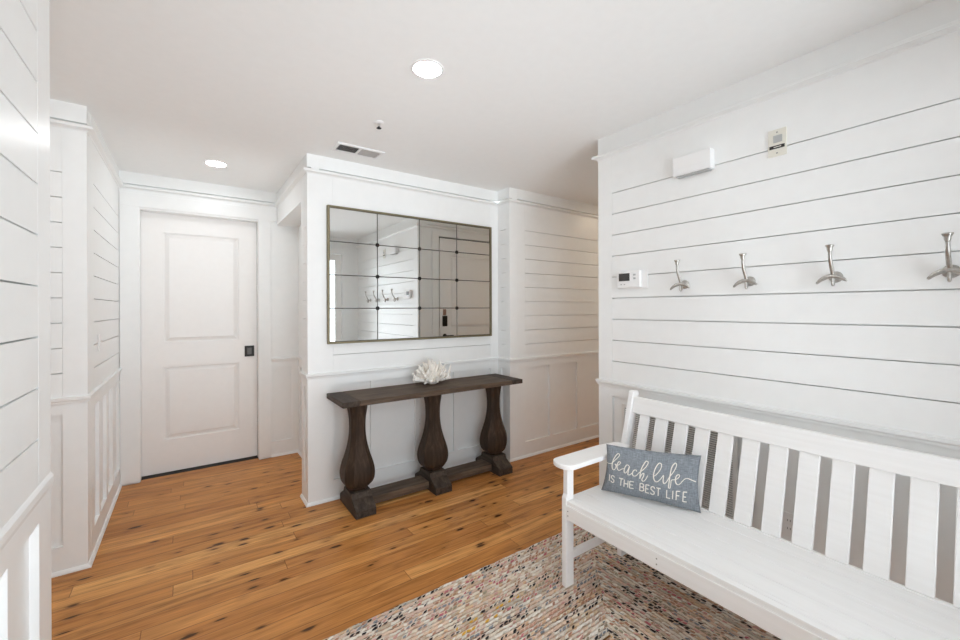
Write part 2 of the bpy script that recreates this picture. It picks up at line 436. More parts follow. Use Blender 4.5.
# end wall with the white door: opening 0.945 wide
wall('wall_back', (LX - 0.1, DY), (XREC + 0.1, DY), plain_top=True, right=0.165, stiles=(1.275,), sw=0.03, opening=(0.24, 1.178, 2.452))
wall('wall_recess', (XREC, DY), (XREC, YREC), plain_top=True, left=0.06, right=0.06, stiles=(0.5,), inset0=0.0)
# header over the recess, and the short side of the middle block
m = MB(); m.box(0.755, 0.86, YREC, DY, HZ, CZ); struct(m.build('wall_header', WALL))
m = MB(); m.box(0.861, XREC + 0.1, YREC, DY, HZ, HZ + 0.04); struct(m.build('ceiling_recess', WALL))
wall('wall_middle_side', (0.755, YREC), (0.755, CWY), left=0.07, right=0.07, inset1=0.0, back=0.09)
wall('wall_middle', (0.755, CWY), (2.632, CWY), left=0.105, right=0.10, stiles=(0.526, 0.943, 1.356), sw=0.042, inset0=0.09)
wall('wall_middle_jog', (2.632, CWY), (2.632, FWY), left=0.05, right=0.06, back=0.1, plain_top=False)
wall('wall_corridor', (2.632, FWY), (5.5, FWY), left=0.105, stiles=(0.575, 1.018, 1.46, 1.9, 2.34), sw=0.05, inset0=0.1)
wall('wall_corridor_end', (5.5, FWY), (5.5, RY), left=0.06, right=0.06, stiles=(0.63,))
D2L, D2R = 2.725, 3.80      # door in the corridor wall facing the mirror
wall('wall_right_return', (5.5, RY), (RWX, RY), right=0.105, stiles=(0.6, 1.1, 1.5), back=0.1, inset1=0.1, opening=(5.5 - D2R, 5.5 - D2L, 2.505))
wall('wall_right', (RWX, RY), (RWX, YB), left=0.116, stiles=(0.60, 1.04, 1.48, 1.92), sw=0.05, right=0.05, frieze=2.632)
D3L, D3R = 1.14, 2.14        # glazed front door behind the camera, and an unseen window added beside it for light
WL, WR, WZ0, WZ1 = -0.20, 0.94, 0.14, 2.40
m = MB()
for x0, x1, z0, z1 in ((-0.455, WL, 0, CZ), (WL, WR, 0, WZ0), (WL, WR, WZ1, CZ), (WR, D3L, 0, CZ), (D3L, D3R, 2.47, CZ), (D3R, RWX + 0.1, 0, CZ)):
    m.box(x0, x1, YB - 0.12, YB, z0, z1)
struct(m.build('wall_front', WALL))
wall('wall_left_near', (NLX, YB), (NLX, NLY), right=0.127, stiles=(0.18, 0.60, 1.02, 1.44, 1.85), sw=0.06, back=0.1)
m = MB(); m.box(-1.9, NLX - 0.1, NLY - 0.1, NLY, 0, CZ); struct(m.build('wall_alcove_front', WALL))
m = MB(); m.box(-2.0, -1.9, NLY - 0.1, LRY, 0, CZ); struct(m.build('wall_alcove_side', WALL))

back_chain = [(-1.9, LRY), (LX, LRY), (LX, DY), (0.755, DY), (0.755, CWY), (2.632, CWY), (2.632, FWY), (5.5, FWY)]
sweep('trim_1', back_chain, CROWN)
sweep('trim_2', [(5.5, RY), (RWX, RY), (RWX, YB)], CROWN)
sweep('trim_3', [(NLX, YB), (NLX, NLY), (-1.9, NLY)], CROWN)
sweep('trim_4', [(-1.9, LRY), (LX, LRY), (LX, DY - 0.012)], CHAIR)
sweep('trim_5', [(0.697, DY), (XREC, DY), (XREC, YREC)], CHAIR)
sweep('trim_6', [(0.755, YREC), (0.755, CWY), (2.632, CWY), (2.632, FWY), (5.5, FWY)], CHAIR)
sweep('trim_7', [(D2L - 0.10, RY), (RWX, RY), (RWX, YB)], CHAIR)
sweep('trim_8', [(NLX, YB), (NLX, NLY - 0.001)], [(0.0, 0.985), (0.003, 0.988), (0.007, 1.004), (0.007, 1.022), (0.003, 1.03), (0.0, 1.034)])
sweep('baseboard_left', [(-1.9, LRY), (LX, LRY), (LX, DY), (-0.365, DY)], SHOE)
sweep('baseboard_recess', [(0.59, DY), (XREC, DY), (XREC, YREC)], SHOE)
sweep('baseboard_middle', [(0.755, YREC), (0.755, CWY), (2.632, CWY), (2.632, FWY), (5.5, FWY)], SHOE)
sweep('baseboard_right', [(D2L - 0.10, RY), (RWX, RY), (RWX, YB)], SHOE)
sweep('baseboard_near', [(NLX, YB), (NLX, NLY), (-1.9, NLY)], SHOE)

# door casing on the end wall
m = MB()
m.box(LX + 0.004, -0.36, DY - 0.016, DY - 0.001, 0.0, 2.452)
m.box(0.582, 0.695, DY - 0.016, DY - 0.001, 0.0, 2.452)
m.box(LX + 0.004, 0.753, DY - 0.016, DY - 0.001, 2.452, 2.571)
m.box(-0.375, -0.358, DY - 0.001, DY + 0.10, 0.0, 2.452)
m.box(0.580, 0.597, DY - 0.001, DY + 0.10, 0.0, 2.452)
m.box(-0.358, 0.580, DY - 0.001, DY + 0.10, 2.436, 2.455)
struct(m.build('trim_9', WALL, bevel=0.002))
# dark strip painted as shade under the door; added dark boxes stop light leaks
m = MB(); m.box(-0.36, 0.582, DY + 0.05, DY + 0.2, -0.002, 0.003); m.box(-0.5, 0.72, DY + 0.16, DY + 0.18, 0, 2.6); m.box(-0.5, 0.72, DY + 0.099, DY + 0.16, 2.46, 2.6); m.box(-0.5, -0.362, DY + 0.099, DY + 0.16, 0, 2.46); m.box(0.584, 0.72, DY + 0.099, DY + 0.16, 0, 2.46); struct(m.build('door_shade_block', DARK))

def panel_door(name, x0, x1, y, z0, z1, ny, panels, th=0.04):
    """flat door facing ny along y, with recessed panels carrying a raised field"""
    b = MB(); T = Matrix(((1, 0, 0, 0), (0, ny, 0, y), (0, 0, 1, 0), (0, 0, 0, 1)))
    b.box(x0, x1, -th, -0.023, z0, z1, T)
    xs = [x0] + [v for p in panels for v in (p[0], p[1])][:2] + [x1]
    px0, px1 = panels[0][0], panels[0][1]
    b.box(x0, px0, -0.025, 0, z0, z1, T); b.box(px1, x1, -0.025, 0, z0, z1, T)
    zz = [z0] + [v for p in panels for v in (p[2], p[3])] + [z1]
    for i in range(0, len(zz), 2): b.box(px0, px1, -0.025, 0, zz[i], zz[i + 1], T)
    for (a, c, e, f) in panels:
        g = 0.045
        # bevelled field
        o = [(a + .012, -0.0225, e + .012), (c - .012, -0.0225, e + .012), (c - .012, -0.0225, f - .012), (a + .012, -0.0225, f - .012)]
        i_ = [(a + g, -0.003, e + g), (c - g, -0.003, e + g), (c - g, -0.003, f - g), (a + g, -0.003, f - g)]
        k = len(b.v); b.v += [tuple(T @ Vector(q)) for q in o + i_]
        for q in range(4):
            r = (q + 1) % 4; b.f.append((k + q, k + r, k + 4 + r, k + 4 + q))
        b.f.append((k + 4, k + 5, k + 6, k + 7))
    return struct(b.build(name, DOORP, normals=True))

d1 = panel_door('door_1', -0.359, 0.579, 4.855, 0.012, 2.437, -1, [(-0.195, 0.415, 0.315, 0.998), (-0.195, 0.415, 1.226, 2.26)])
b = MB(); b.box(0.466, 0.552, 4.845, 4.8545, 1.052, 1.162); pl_ = b.build('flush_pull', BLACK, d1, bevel=0.002); pl_['label'] = 'square black flush pull'
b = MB(); b.box(0.49, 0.528, 4.8415, 4.8455, 1.075, 1.14); b.lathe([(0.007, 0), (0.007, 0.004)], (0.509, 4.8415, 1.108), (0, -1, 0), 16)
x_ = b.build('finger_cup', plain('worn_metal', (0.09, 0.085, 0.08), 0.35, 0.8), pl_)

# door in the corridor wall, seen only in the mirror
m = MB()
for x0, x1, z0, z1 in ((D2L - 0.10, D2L, 0, 2.505), (D2R, D2R + 0.10, 0, 2.505), (D2L - 0.10, D2R + 0.10, 2.505, 2.571)):
    m.box(x0, x1, RY + 0.001, RY + 0.016, z0, z1)
struct(m.build('trim_11', WALL, bevel=0.002))
d2 = panel_door('door_2', D2L + 0.018, D2R - 0.018, RY + 0.004, 0.012, 2.487, 1, [(D2L + 0.19, D2R - 0.15, 0.30, 1.05), (D2L + 0.19, D2R - 0.15, 1.27, 2.26)])
m = MB()
m.box(D2L, D2R, RY - 0.07, RY - 0.046, 0, 2.505)
struct(m.build('door_gap_shade', DARK))  # dark sheet behind the door, painting the shade in its gap
b = MB(); b.box(D2L + 0.055, D2L + 0.125, RY + 0.0042, RY + 0.026, 1.30, 1.44)
lk = b.build('keypad_lock', BLACK, d2, bevel=0.006); lk['label'] = 'black keypad lock'
b = MB(); b.box(D2L + 0.066, D2L + 0.114, RY + 0.0042, RY + 0.012, 1.45, 1.53); lt = b.build('latch_plate', plain('copper_plate', (0.36, 0.22, 0.17), 0.5, 0.3), d2, bevel=0.003)
b = MB(); b.lathe([(0.03, 0), (0.03, 0.008), (0.012, 0.01), (0.012, 0.05)], (D2L + 0.09, RY + 0.0042, 1.17), (0, 1, 0), 20); b.box(D2L + 0.08, D2L + 0.20, RY + 0.046, RY + 0.06, 1.16, 1.18)
b.build('lever_handle', BLACK, d2, bevel=0.002)

# glazed front door, and the added window, sized for its light, behind the camera
def glazed(name, x0, x1, z0, z1, fr, mull=(), zbot=None):
    b = MB(); y0, y1 = YB - 0.085, YB - 0.04; zb = zbot or fr
    b.box(x0, x0 + fr, y0, y1, z0, z1); b.box(x1 - fr, x1, y0, y1, z0, z1)
    b.box(x0 + fr, x1 - fr, y0, y1, z1 - fr, z1); b.box(x0 + fr, x1 - fr, y0, y1, z0, z0 + zb)
    for z in mull: b.box(x0 + fr, x1 - fr, y0 + .006, y1 - .006, z - .012, z + .012)
    o = struct(b.build(name, DOORP, bevel=0.002))
    g = MB(); g.box(x0 + fr + .001, x1 - fr - .001, (y0 + y1) / 2 - .003, (y0 + y1) / 2 + .003, z0 + zb + .001, z1 - fr - .001)
    p = g.build('glass_pane', GLASS, o); p['label'] = 'clear glass'
    return o
d3 = glazed('door_3', D3L + 0.004, D3R - 0.004, 0.012, 2.466, 0.10, (), 0.20)
w1 = glazed('added_window', WL + 0.002, WR - 0.002, WZ0 + 0.002, WZ1 - 0.002, 0.055, (1.46,))  # unseen window, added and made tall to light the bench and rug
m = MB()
for x0, x1, z0, z1 in ((D3L - 0.10, D3L, 0, 2.47), (D3R, D3R + 0.11, 0, 2.47), (D3L - 0.10, D3R + 0.11, 2.47, 2.571),
                       (WL - 0.08, WL, WZ0 - .09, WZ1 + .09), (WR, WR + 0.08, WZ0 - .09, WZ1 + .09), (WL, WR, WZ1, WZ1 + .09), (WL, WR, WZ0 - .09, WZ0)):
    m.box(x0, x1, YB + 0.0005, YB + 0.016, z0, z1)
struct(m.build('trim_13', WALL, bevel=0.002))

# ------------------------------------------------------------------ console table
tx0, tx1, ty0, ty1, tz = 0.888, 2.575, 2.945, 3.368, 0.87
TC = ((tx0 + tx1) / 2, 3.165, 0.0)
tb = empty('console_table', TC, 'long dark brown weathered wood console table on three baluster legs under the mirror', 'table')
b = MB()
b.box(tx0 + 0.125, tx1 - 0.125, ty0, ty1, tz - 0.04, tz)
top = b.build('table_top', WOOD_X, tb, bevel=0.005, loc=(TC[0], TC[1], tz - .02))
for x0, x1 in ((tx0, tx0 + 0.123), (tx1 - 0.123, tx1)):
    b = MB(); b.box(x0, x1, ty0, ty1, tz - 0.04, tz)
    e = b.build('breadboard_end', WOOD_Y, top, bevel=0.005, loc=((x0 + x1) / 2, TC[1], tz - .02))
LEGP = [(0.150, 0.066), (0.165, 0.072), (0.180, 0.088), (0.205, 0.106), (0.235, 0.115), (0.275, 0.118), (0.315, 0.114), (0.36, 0.104), (0.42, 0.086),
        (0.48, 0.071), (0.54, 0.061), (0.60, 0.056), (0.66, 0.056), (0.71, 0.059), (0.76, 0.066), (0.80, 0.072), (0.8295, 0.077)]
def octring(cx, cy, z, r):
    k = 0.55
    q = [(r, -r * k), (r, r * k), (r * k, r), (-r * k, r), (-r, r * k), (-r, -r * k), (-r * k, -r), (r * k, -r)]
    return [Vector((cx + a, cy + c, z)) for a, c in q]
def leg(cx):
    cy = 3.165
    pts = catmull([(z, r) for z, r in LEGP], 3)
    b = MB(); b.rings([octring(cx, cy, z, r) for z, r in pts])
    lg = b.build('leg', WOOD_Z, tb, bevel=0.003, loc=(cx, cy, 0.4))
    f = MB(); w = 0.078
    T = Matrix(((0, 0, 1, cx), (1, 0, 0, cy), (0, 1, 0, 0), (0, 0, 0, 1)))
    prof = [(-0.195, 0.0), (0.195, 0.0), (0.195, 0.052), (0.188, 0.062), (0.105, 0.112), (0.100, 0.122), (0.088, 0.1495), (-0.088, 0.1495), (-0.100, 0.122), (-0.105, 0.112), (-0.188, 0.062), (-0.195, 0.052)]
    f.prism(prof, -w, w, T)
    fo = f.build('foot', WOOD_Y, lg, bevel=0.004, normals=True, loc=(cx, cy, 0.07))
for cx in (1.066, 1.730, 2.392): leg(cx)
for x0, x1 in ((1.066 + 0.079, 1.730 - 0.079), (1.730 + 0.079, 2.392 - 0.079)):
    b = MB(); b.box(x0, x1, 3.085, 3.245, 0.022, 0.082); b.build('stretcher', WOOD_X, tb, bevel=0.004, loc=((x0 + x1) / 2, 3.165, 0.05))

# ------------------------------------------------------------------ coral
cx, cy, cz = 1.755, 3.215, tz
b = MB(); rc = random.Random(3)
def branch(p, d, L, r, lev):
    pts = [p]; n = 4; q = p.copy(); dd = d.copy(); rad = [r]
    for k in range(n):
        dd = (dd + Vector((rc.uniform(-.22, .22), rc.uniform(-.22, .22), rc.uniform(-.05, .2)))).normalized()
        q = q + dd * (L / n); pts.append(q.copy()); rad.append(r * (1 - 0.13 * (k + 1)) * rc.uniform(.88, 1.15))
    e = q + dd * rad[-1] * 0.7; pts.append(e); rad.append(rad[-1] * 0.45)
    if min(v.z for v in pts) - 0.010 < cz: 
        lift = cz + 0.012 - min(v.z for v in pts)
        pts = [v + Vector((0, 0, max(0, lift))) for v in pts]
    b.tube(pts, rad, 9)
    if lev > 0:
        for j in range(rc.choice((1, 2, 2))):
            a = Vector((rc.uniform(-1, 1), rc.uniform(-1, 1), rc.uniform(0.1, 1))).normalized()
            branch(pts[rc.choice((2, 3))], (dd * 0.8 + a * 0.8).normalized(), L * rc.uniform(.45, .7), r * .76, lev - 1)
for k in range(46):
    f = (k + 0.5) / 46; a = k * 2.39996 + rc.uniform(-.3, .3); el = 0.0 + 1.45 * f ** 1.15
    d = Vector((math.cos(a) * math.cos(el), math.sin(a) * math.cos(el) * 0.75, math.sin(el)))
    branch(Vector((cx, cy, cz + 0.04)) + Vector((d.x * .075, d.y * .06, d.z * 0.02)), d, rc.uniform(.065, .105) + 0.03 * math.sin(el), rc.uniform(.015, .022), 1)
b.lathe([(0.03, 0.003), (0.05, 0.02), (0.05, 0.05), (0.035, 0.08), (0.01, 0.095)], (cx, cy, cz + 0.001), n=18)
for k in range(22):                                   # knobbly feet it rests on
    a = k * 2.39996; q = 0.045 + 0.05 * ((k * 7) % 11) / 11
    p0 = Vector((cx + math.cos(a) * q * .5, cy + math.sin(a) * q * .4, cz + 0.042))
    branch(p0, Vector((math.cos(a), math.sin(a) * .75, -0.22)), rc.uniform(.04, .07), rc.uniform(.015, .02), 0)
tag(b.build('coral', CORAL, smooth=True, loc=(cx, cy, cz)), 'white branching coral cluster on the dark console table', 'coral')

# ------------------------------------------------------------------ mirror
mx0, mx1, mz0, mz1 = 0.900, 2.528, 1.258, 2.368
my = CWY - 0.0015
mr = empty('wall_mirror', ((mx0 + mx1) / 2, my, mz0), 'large rectangular panelled wall mirror with thin brass frame above the console table', 'mirror')
b = MB(); fw, fd = 0.016, 0.034
b.box(mx0, mx0 + fw, my - fd, my, mz0, mz1); b.box(mx1 - fw, mx1, my - fd, my, mz0, mz1)
b.box(mx0 + fw, mx1 - fw, my - fd, my, mz0, mz0 + fw); b.box(mx0 + fw, mx1 - fw, my - fd, my, mz1 - fw, mz1)
b.build('frame', BRONZE, mr, bevel=0.002)
b = MB(); b.box(mx0 + fw, mx1 - fw, my - 0.016, my - 0.001, mz0 + fw, mz1 - fw); b.build('backing', plain('mirror_seam_lead', (0.10, 0.095, 0.085), 0.5), mr)
xs = [mx0 + fw + (mx1 - mx0 - 2 * fw) * k / 4 for k in range(5)]
zs = [mz0 + fw + (mz1 - mz0 - 2 * fw) * k / 4 for k in range(5)]
b = MB(); g = 0.0042
for i in range(4):
    for j in range(4):
        b.box(xs[i] + g, xs[i + 1] - g, my - 0.022, my - 0.0165, zs[j] + g, zs[j + 1] - g)
b.build('mirror_glass', MIRROR, mr)
for i in range(1, 4):
    for j in range(1, 4):
        b = MB(); b.lathe([(0.017, 0.0), (0.017, 0.004), (0.012, 0.009), (0.004, 0.011)], (xs[i], my - 0.0222, zs[j]), (0, -1, 0), 16)
        b.build('rosette', BLACK, mr, smooth=False)

# ------------------------------------------------------------------ bench
sy1, sy0 = 1.594, -0.206          # left (far) end, right (near) end
SX0, SX1, SZ = 1.692, 2.185, 0.488
FZ = 0.0125                        # legs stand on the rug
bn = empty('garden_bench', (1.95, (sy0 + sy1) / 2, FZ), 'long white slat-back wooden bench against the right wall', 'bench')
sl = math.tan(math.radians(15.0))
def bx_at(z): return 2.173 + (z - SZ) * sl           # front face of the slats
# front legs, with a curved shoulder under the arm
def front_leg(y0, y1):
    b = MB(); T = Matrix(((1, 0, 0, 0), (0, 0, 1, 0), (0, 1, 0, 0), (0, 0, 0, 1)))
    poly = [(1.674, FZ), (1.736, FZ), (1.736, 0.672), (1.686, 0.672), (1.686, 0.52), (1.674, 0.50)]
    b.prism(poly, y0, y1, T); return b.build('front_leg', BENCH, bn, bevel=0.004, normals=True)
def rear_leg(y0, y1):
    b = MB(); T = Matrix(((1, 0, 0, 0), (0, 0, 1, 0), (0, 1, 0, 0), (0, 0, 0, 1)))
    f0 = bx_at(0.50) - 0.028; ft = bx_at(1.01) - 0.028
    poly = [(2.160, FZ), (2.222, FZ), (f0 + 0.078, 0.46), (ft + 0.066, 1.0), (ft + 0.052, 1.012), (ft + 0.010, 1.016), (ft, 1.006), (f0, 0.50), (f0, 0.40)]
    b.prism(poly, y0, y1, T); return b.build('rear_leg', BENCH, bn, bevel=0.004, normals=True)
LT = 0.032
for y0 in (sy1 - LT, sy0):
    front_leg(y0, y0 + LT); rear_leg(y0, y0 + LT)
    b = MB(); b.box(1.737, 2.144, y0 + 0.003, y0 + LT - 0.003, 0.385, 0.466); b.build('side_rail', BENCH, bn, bevel=0.003)
    b = MB(); b.box(1.737, 2.160, y0 + 0.006, y0 + LT - 0.006, 0.150, 0.195); b.build('stretcher', BENCH, bn, bevel=0.003)
    # arm
    yc = y0 + LT / 2 - 0.002; w = 0.072; a = MB()
    pts = []
    for k in range(13):
        t = PI / 2 + PI * k / 12
        pts.append((1.682 + 0.052 * math.cos(t), yc + w * math.sin(t)))
    poly = pts + [(2.05, yc - w), (2.20, yc - 0.045), (2.20, yc + 0.045), (2.05, yc + w)]
    a.prism(poly, 0.6725, 0.700, Matrix.Identity(4)); a.build('arm_rest', BENCH, bn, bevel=0.006, normals=True, seg=3)
# seat boards (one seat) and aprons
b = MB(); xb = [SX0 - 0.012, SX0 + 0.022, 1.834, 1.964, 2.092, SX1 - 0.006]
b = MB()
ys0, ys1 = sy0 + LT + 0.001, sy1 - LT - 0.001
for i in range(5):
    e0, e1 = (sy0 + 0.001, sy1 - 0.001) if 0 < i < 4 else (ys0, ys1)
    x0 = xb[i] + (0.0008 if i else 0); x1 = xb[i + 1] - 0.0008
    if i == 1: x0 = xb[i] + 0.0004
    if x1 <= 1.738: e0, e1 = ys0, ys1
    if i == 1: 
        b.box(x0, 1.7375, ys0, ys1, SZ - 0.022, SZ); b.box(1.7375, x1, sy0 + 0.001, sy1 - 0.001, SZ - 0.022, SZ)
    else: b.box(x0, x1, e0, e1, SZ - 0.022, SZ)
b.build('seat', BENCH, bn, bevel=0.0025)
b = MB(); b.box(1.6735, 1.694, ys0 - 0.012 + 0.0, ys1, 0.388, 0.4655); b.build('front_apron', BENCH, bn, bevel=0.003)
b = MB(); b.box(2.115, 2.137, ys0, ys1, 0.390, 0.4655); b.build('rear_apron', BENCH, bn, bevel=0.003)
# back: top rail, bottom rail, slats
def leaning(z0, z1, d0, d1, y0, y1):
    m = MB(); p = []
    for z in (z0, z1):
        for (d, y) in ((d0, y0), (d1, y0), (d1, y1), (d0, y1)): p.append((bx_at(z) + d, y, z))
    m.hexa(p); return m
leaning(0.884, 0.977, -0.012, 0.022, ys0, ys1).build('top_rail', BENCH, bn, bevel=0.005)
leaning(SZ - 0.05, SZ + 0.006, 0.0, 0.02, ys0, ys1).build('bottom_rail', BENCH, bn, bevel=0.003)
PIT, SW = 0.1185, 0.0757
for k in range(15):
    y1 = 1.511 - (k - 0) * PIT if k else 1.511
    y1 = 1.511 - k * PIT; y0 = y1 - (SW if k else 0.0611)
    if k: y1 = 1.511 - 0.0611 - 0.0428 - (k - 1) * PIT; y0 = y1 - SW
    if y0 < ys0: break
    leaning(SZ + 0.0065, 0.8835, 0.002, 0.020, y0, y1).build('slat', BENCH, bn, bevel=0.003)
# screws on the front apron
SCREW = plain('screw_steel', (0.30, 0.29, 0.28), 0.4, 0.7)
for y in (1.548, 1.03, 0.44, -0.14):
    for z in (0.413, 0.438):
        b = MB(); b.lathe([(0.0035, 0), (0.003, 0.0012)], (1.6735, y, z), (-1, 0, 0), 10); b.build('screw', SCREW, bn)

# ------------------------------------------------------------------ pillow
BL, BR = Vector((1.948, 1.540, SZ + 0.004)), Vector((2.142, 1.070, SZ + 0.004))
TL, TR = Vector((1.918, 1.480, 0.778)), Vector((2.207, 1.100, 0.764))
def pbase(u, v): return (BL * (1 - u) + BR * u) * (1 - v) + (TL * (1 - u) + TR * u) * v
nrm = (BR - BL).cross(TL - BL).normalized()
if nrm.x > 0: nrm = -nrm
def psurf(u, v, side):
    a, c = 2 * u - 1, 2 * v - 1
    e = max(0.0, (1 - abs(a) ** 2.6)) ** 0.55 * max(0.0, (1 - abs(c) ** 2.4)) ** 0.55
    # sides draw in a little between the corners
    uu = u - 0.030 * a * (1 - c * c) ; vv = v - 0.030 * c * (1 - a * a)
    wr = 0.0035 * math.sin(9 * u + 4 * v) * e + 0.003 * math.sin(17 * u - 11 * v + 1) * e
    return pbase(uu, vv) + nrm * (side * 0.052 * e + (wr if side > 0 else 0) + 0.010)
NU, NV = 44, 30
me = bpy.data.meshes.new('throw_pillow'); vs = []; fs = []; uvs = []
def idx(s, i, j): return s * (NU + 1) * (NV + 1) + j * (NU + 1) + i
for s in (0, 1):
    for j in range(NV + 1):
        for i in range(NU + 1):
            vs.append(tuple(psurf(i / NU, j / NV, 1 if s == 0 else -0.6))); uvs.append((i / NU * .5, j / NV * .3))
for s in (0, 1):
    for j in range(NV):
        for i in range(NU):
            q = (idx(s, i, j), idx(s, i + 1, j), idx(s, i + 1, j + 1), idx(s, i, j + 1))
            fs.append(q if s == 0 else tuple(reversed(q)))
org = Vector((2.08, 1.33, SZ))
me.from_pydata([tuple(Vector(v) - org) for v in vs], [], fs)
ul = me.uv_layers.new(name='uv')
for lp in me.loops: ul.data[lp.index].uv = uvs[lp.vertex_index]
for p in me.polygons: p.use_smooth = True
import bmesh
bm = bmesh.new(); bm.from_mesh(me); bmesh.ops.remove_doubles(bm, verts=bm.verts[:], dist=0.0008); bmesh.ops.recalc_face_normals(bm, faces=bm.faces[:]); bm.to_mesh(me); bm.free()
me.materials.append(FABRIC)
pw = bpy.data.objects.new('throw_pillow', me); col.objects.link(pw); pw.location = org; WORG[pw.name] = org
tag(pw, 'slate blue oblong pillow lettered beach life is the best life on the white bench', 'pillow')

def ribbon(mb, pts, w):
    """flat print strip following the pillow's front"""
    P = [Vector((p[0] * 1.72, p[1])) for p in pts]; row = []
    for k, p in enumerate(P):
        d = (P[min(k + 1, len(P) - 1)] - P[max(k - 1, 0)])
        if d.length < 1e-6: d = Vector((1, 0))
        d.normalize(); n = Vector((-d.y, d.x))
        ww = w(k / (len(P) - 1), d) if callable(w) else w
        row.append([p + n * ww, p - n * ww])
    base = len(mb.v)
    for a, c in row:
        for q in (a, c):
            for h in (0.0016, 0.0002):
                u, v = q.x / 1.72, q.y
                mb.v.append(tuple(psurf_front(u, v) + nrm * h))
    for k in range(len(row) - 1):
        i = base + k * 4; j = i + 4
        mb.f += [(i, i + 2, j + 2, j), (i, j, j + 1, i + 1), (i + 2, i + 3, j + 3, j + 2)]
    e = base + (len(row) - 1) * 4
    mb.f += [(base, base + 1, base + 3, base + 2), (e, e + 2, e + 3, e + 1)]
def psurf_front(u, v):
    # undo the draw-in of the sides so the print keeps its place
    c, a = 2 * v - 1, 2 * u - 1
    u2 = .5 + (u - .5) / (1 - 0.06 * (1 - c * c)) - 0.012; v2 = .5 + (v + 0.082 - .5) / (1 - 0.06 * (1 - a * a))
    return psurf(min(.995, max(.005, u2)), min(.99, max(.01, v2)), 1)
SCRIPT = [[(0.046, 0.556), (0.097, 0.576), (0.136, 0.654), (0.171, 0.731), (0.185, 0.78), (0.165, 0.793), (0.141, 0.739), (0.12, 0.649), (0.114, 0.541), (0.126, 0.475), (0.147, 0.487), (0.16, 0.556), (0.146, 0.595), (0.173, 0.581), (0.198, 0.617), (0.204, 0.653), (0.184, 0.653), (0.171, 0.592), (0.174, 0.52), (0.194, 0.485), (0.218, 0.516), (0.242, 0.543)], [(0.303, 0.603), (0.276, 0.627), (0.255, 0.563), (0.25, 0.49), (0.264, 0.46), (0.284, 0.507), (0.303, 0.603), (0.295, 0.506), (0.295, 0.448), (0.314, 0.449), (0.341, 0.499)], [(0.386, 0.545), (0.371, 0.567), (0.35, 0.541), (0.341, 0.483), (0.357, 0.448), (0.384, 0.467), (0.41, 0.531), (0.456, 0.616), (0.486, 0.696), (0.491, 0.739), (0.47, 0.751), (0.444, 0.674), (0.425, 0.567), (0.423, 0.42)], [(0.425, 0.436), (0.437, 0.505), (0.459, 0.543), (0.459, 0.482), (0.444, 0.41), (0.457, 0.375), (0.479, 0.414), (0.5, 0.506)], [(0.561, 0.511), (0.59, 0.563), (0.622, 0.658), (0.626, 0.733), (0.6, 0.75), (0.569, 0.655), (0.558, 0.521), (0.572, 0.432), (0.599, 0.42), (0.63, 0.481), (0.656, 0.552), (0.656, 0.458), (0.668, 0.414), (0.69, 0.45), (0.714, 0.536), (0.752, 0.641), (0.772, 0.736), (0.757, 0.772), (0.729, 0.705), (0.719, 0.578), (0.715, 0.436), (0.715, 0.356), (0.728, 0.349), (0.733, 0.423), (0.737, 0.492), (0.776, 0.51), (0.808, 0.558), (0.803, 0.593), (0.78, 0.572), (0.773, 0.497), (0.786, 0.431), (0.81, 0.421), (0.842, 0.488), (0.862, 0.523), (0.887, 0.53), (0.924, 0.5), (0.965, 0.464)]]
b = MB()
for s in SCRIPT: ribbon(b, catmull(s, 5), lambda t, d: 0.0050 + 0.0042 * abs(d.y) * (1 if d.y < 0 else .5))
CAPS = {'I': [[(.5, 0), (.5, 1)]], 'L': [[(0, 1), (0, 0), (1, 0)]], 'T': [[(0, 1), (1, 1)], [(.5, 1), (.5, 0)]], 'H': [[(0, 0), (0, 1)], [(1, 0), (1, 1)], [(0, .5), (1, .5)]],
        'E': [[(1, 1), (0, 1), (0, 0), (1, 0)], [(0, .5), (.8, .5)]], 'F': [[(1, 1), (0, 1), (0, 0)], [(0, .52), (.8, .52)]],
        'S': [[(1, .82), (.78, .98), (.4, 1), (.06, .86), (.08, .64), (.5, .5), (.94, .36), (.96, .13), (.6, 0), (.22, .01), (0, .16)]],
        'B': [[(0, 0), (0, 1), (.55, 1), (.9, .88), (.88, .62), (.55, .52), (0, .52)], [(.55, .52), (.95, .42), (1, .13), (.6, 0), (0, 0)]]}
for ch, u0, u1, vb, vt in [('I', 0.086, 0.102, 0.199, 0.328), ('S', 0.113, 0.151, 0.195, 0.326), ('T', 0.204, 0.252, 0.184, 0.318), ('H', 0.264, 0.304, 0.176, 0.314), ('E', 0.322, 0.365, 0.169, 0.31),
                           ('B', 0.429, 0.47, 0.158, 0.302), ('E', 0.489, 0.524, 0.15, 0.298), ('S', 0.54, 0.58, 0.144, 0.294), ('T', 0.596, 0.639, 0.138, 0.29), ('L', 0.699, 0.734, 0.126, 0.283),
                           ('I', 0.749, 0.764, 0.121, 0.28), ('F', 0.79, 0.825, 0.114, 0.276), ('E', 0.854, 0.889, 0.107, 0.271)]:
    vb += 0.012; vt += 0.02
    for s in CAPS[ch]:
        dense = []
        for k in range(len(s) - 1):
            for t in range(4): dense.append((s[k][0] + (s[k + 1][0] - s[k][0]) * t / 4, s[k][1] + (s[k + 1][1] - s[k][1]) * t / 4))
        dense.append(s[-1])
        if ch in 'SB':
            ribbon(b, [(u0 + (u1 - u0) * x, vb + (vt - vb) * y) for x, y in dense], 0.0085)
        else:
            for k in range(len(s) - 1):
                seg = [(s[k][0] + (s[k + 1][0] - s[k][0]) * t / 4, s[k][1] + (s[k + 1][1] - s[k][1]) * t / 4) for t in range(5)]
                ribbon(b, [(u0 + (u1 - u0) * x, vb + (vt - vb) * y) for x, y in seg], 0.0085)
b.build('lettering', THREAD, pw, loc=org, normals=True)['label'] = 'cream printed lettering'

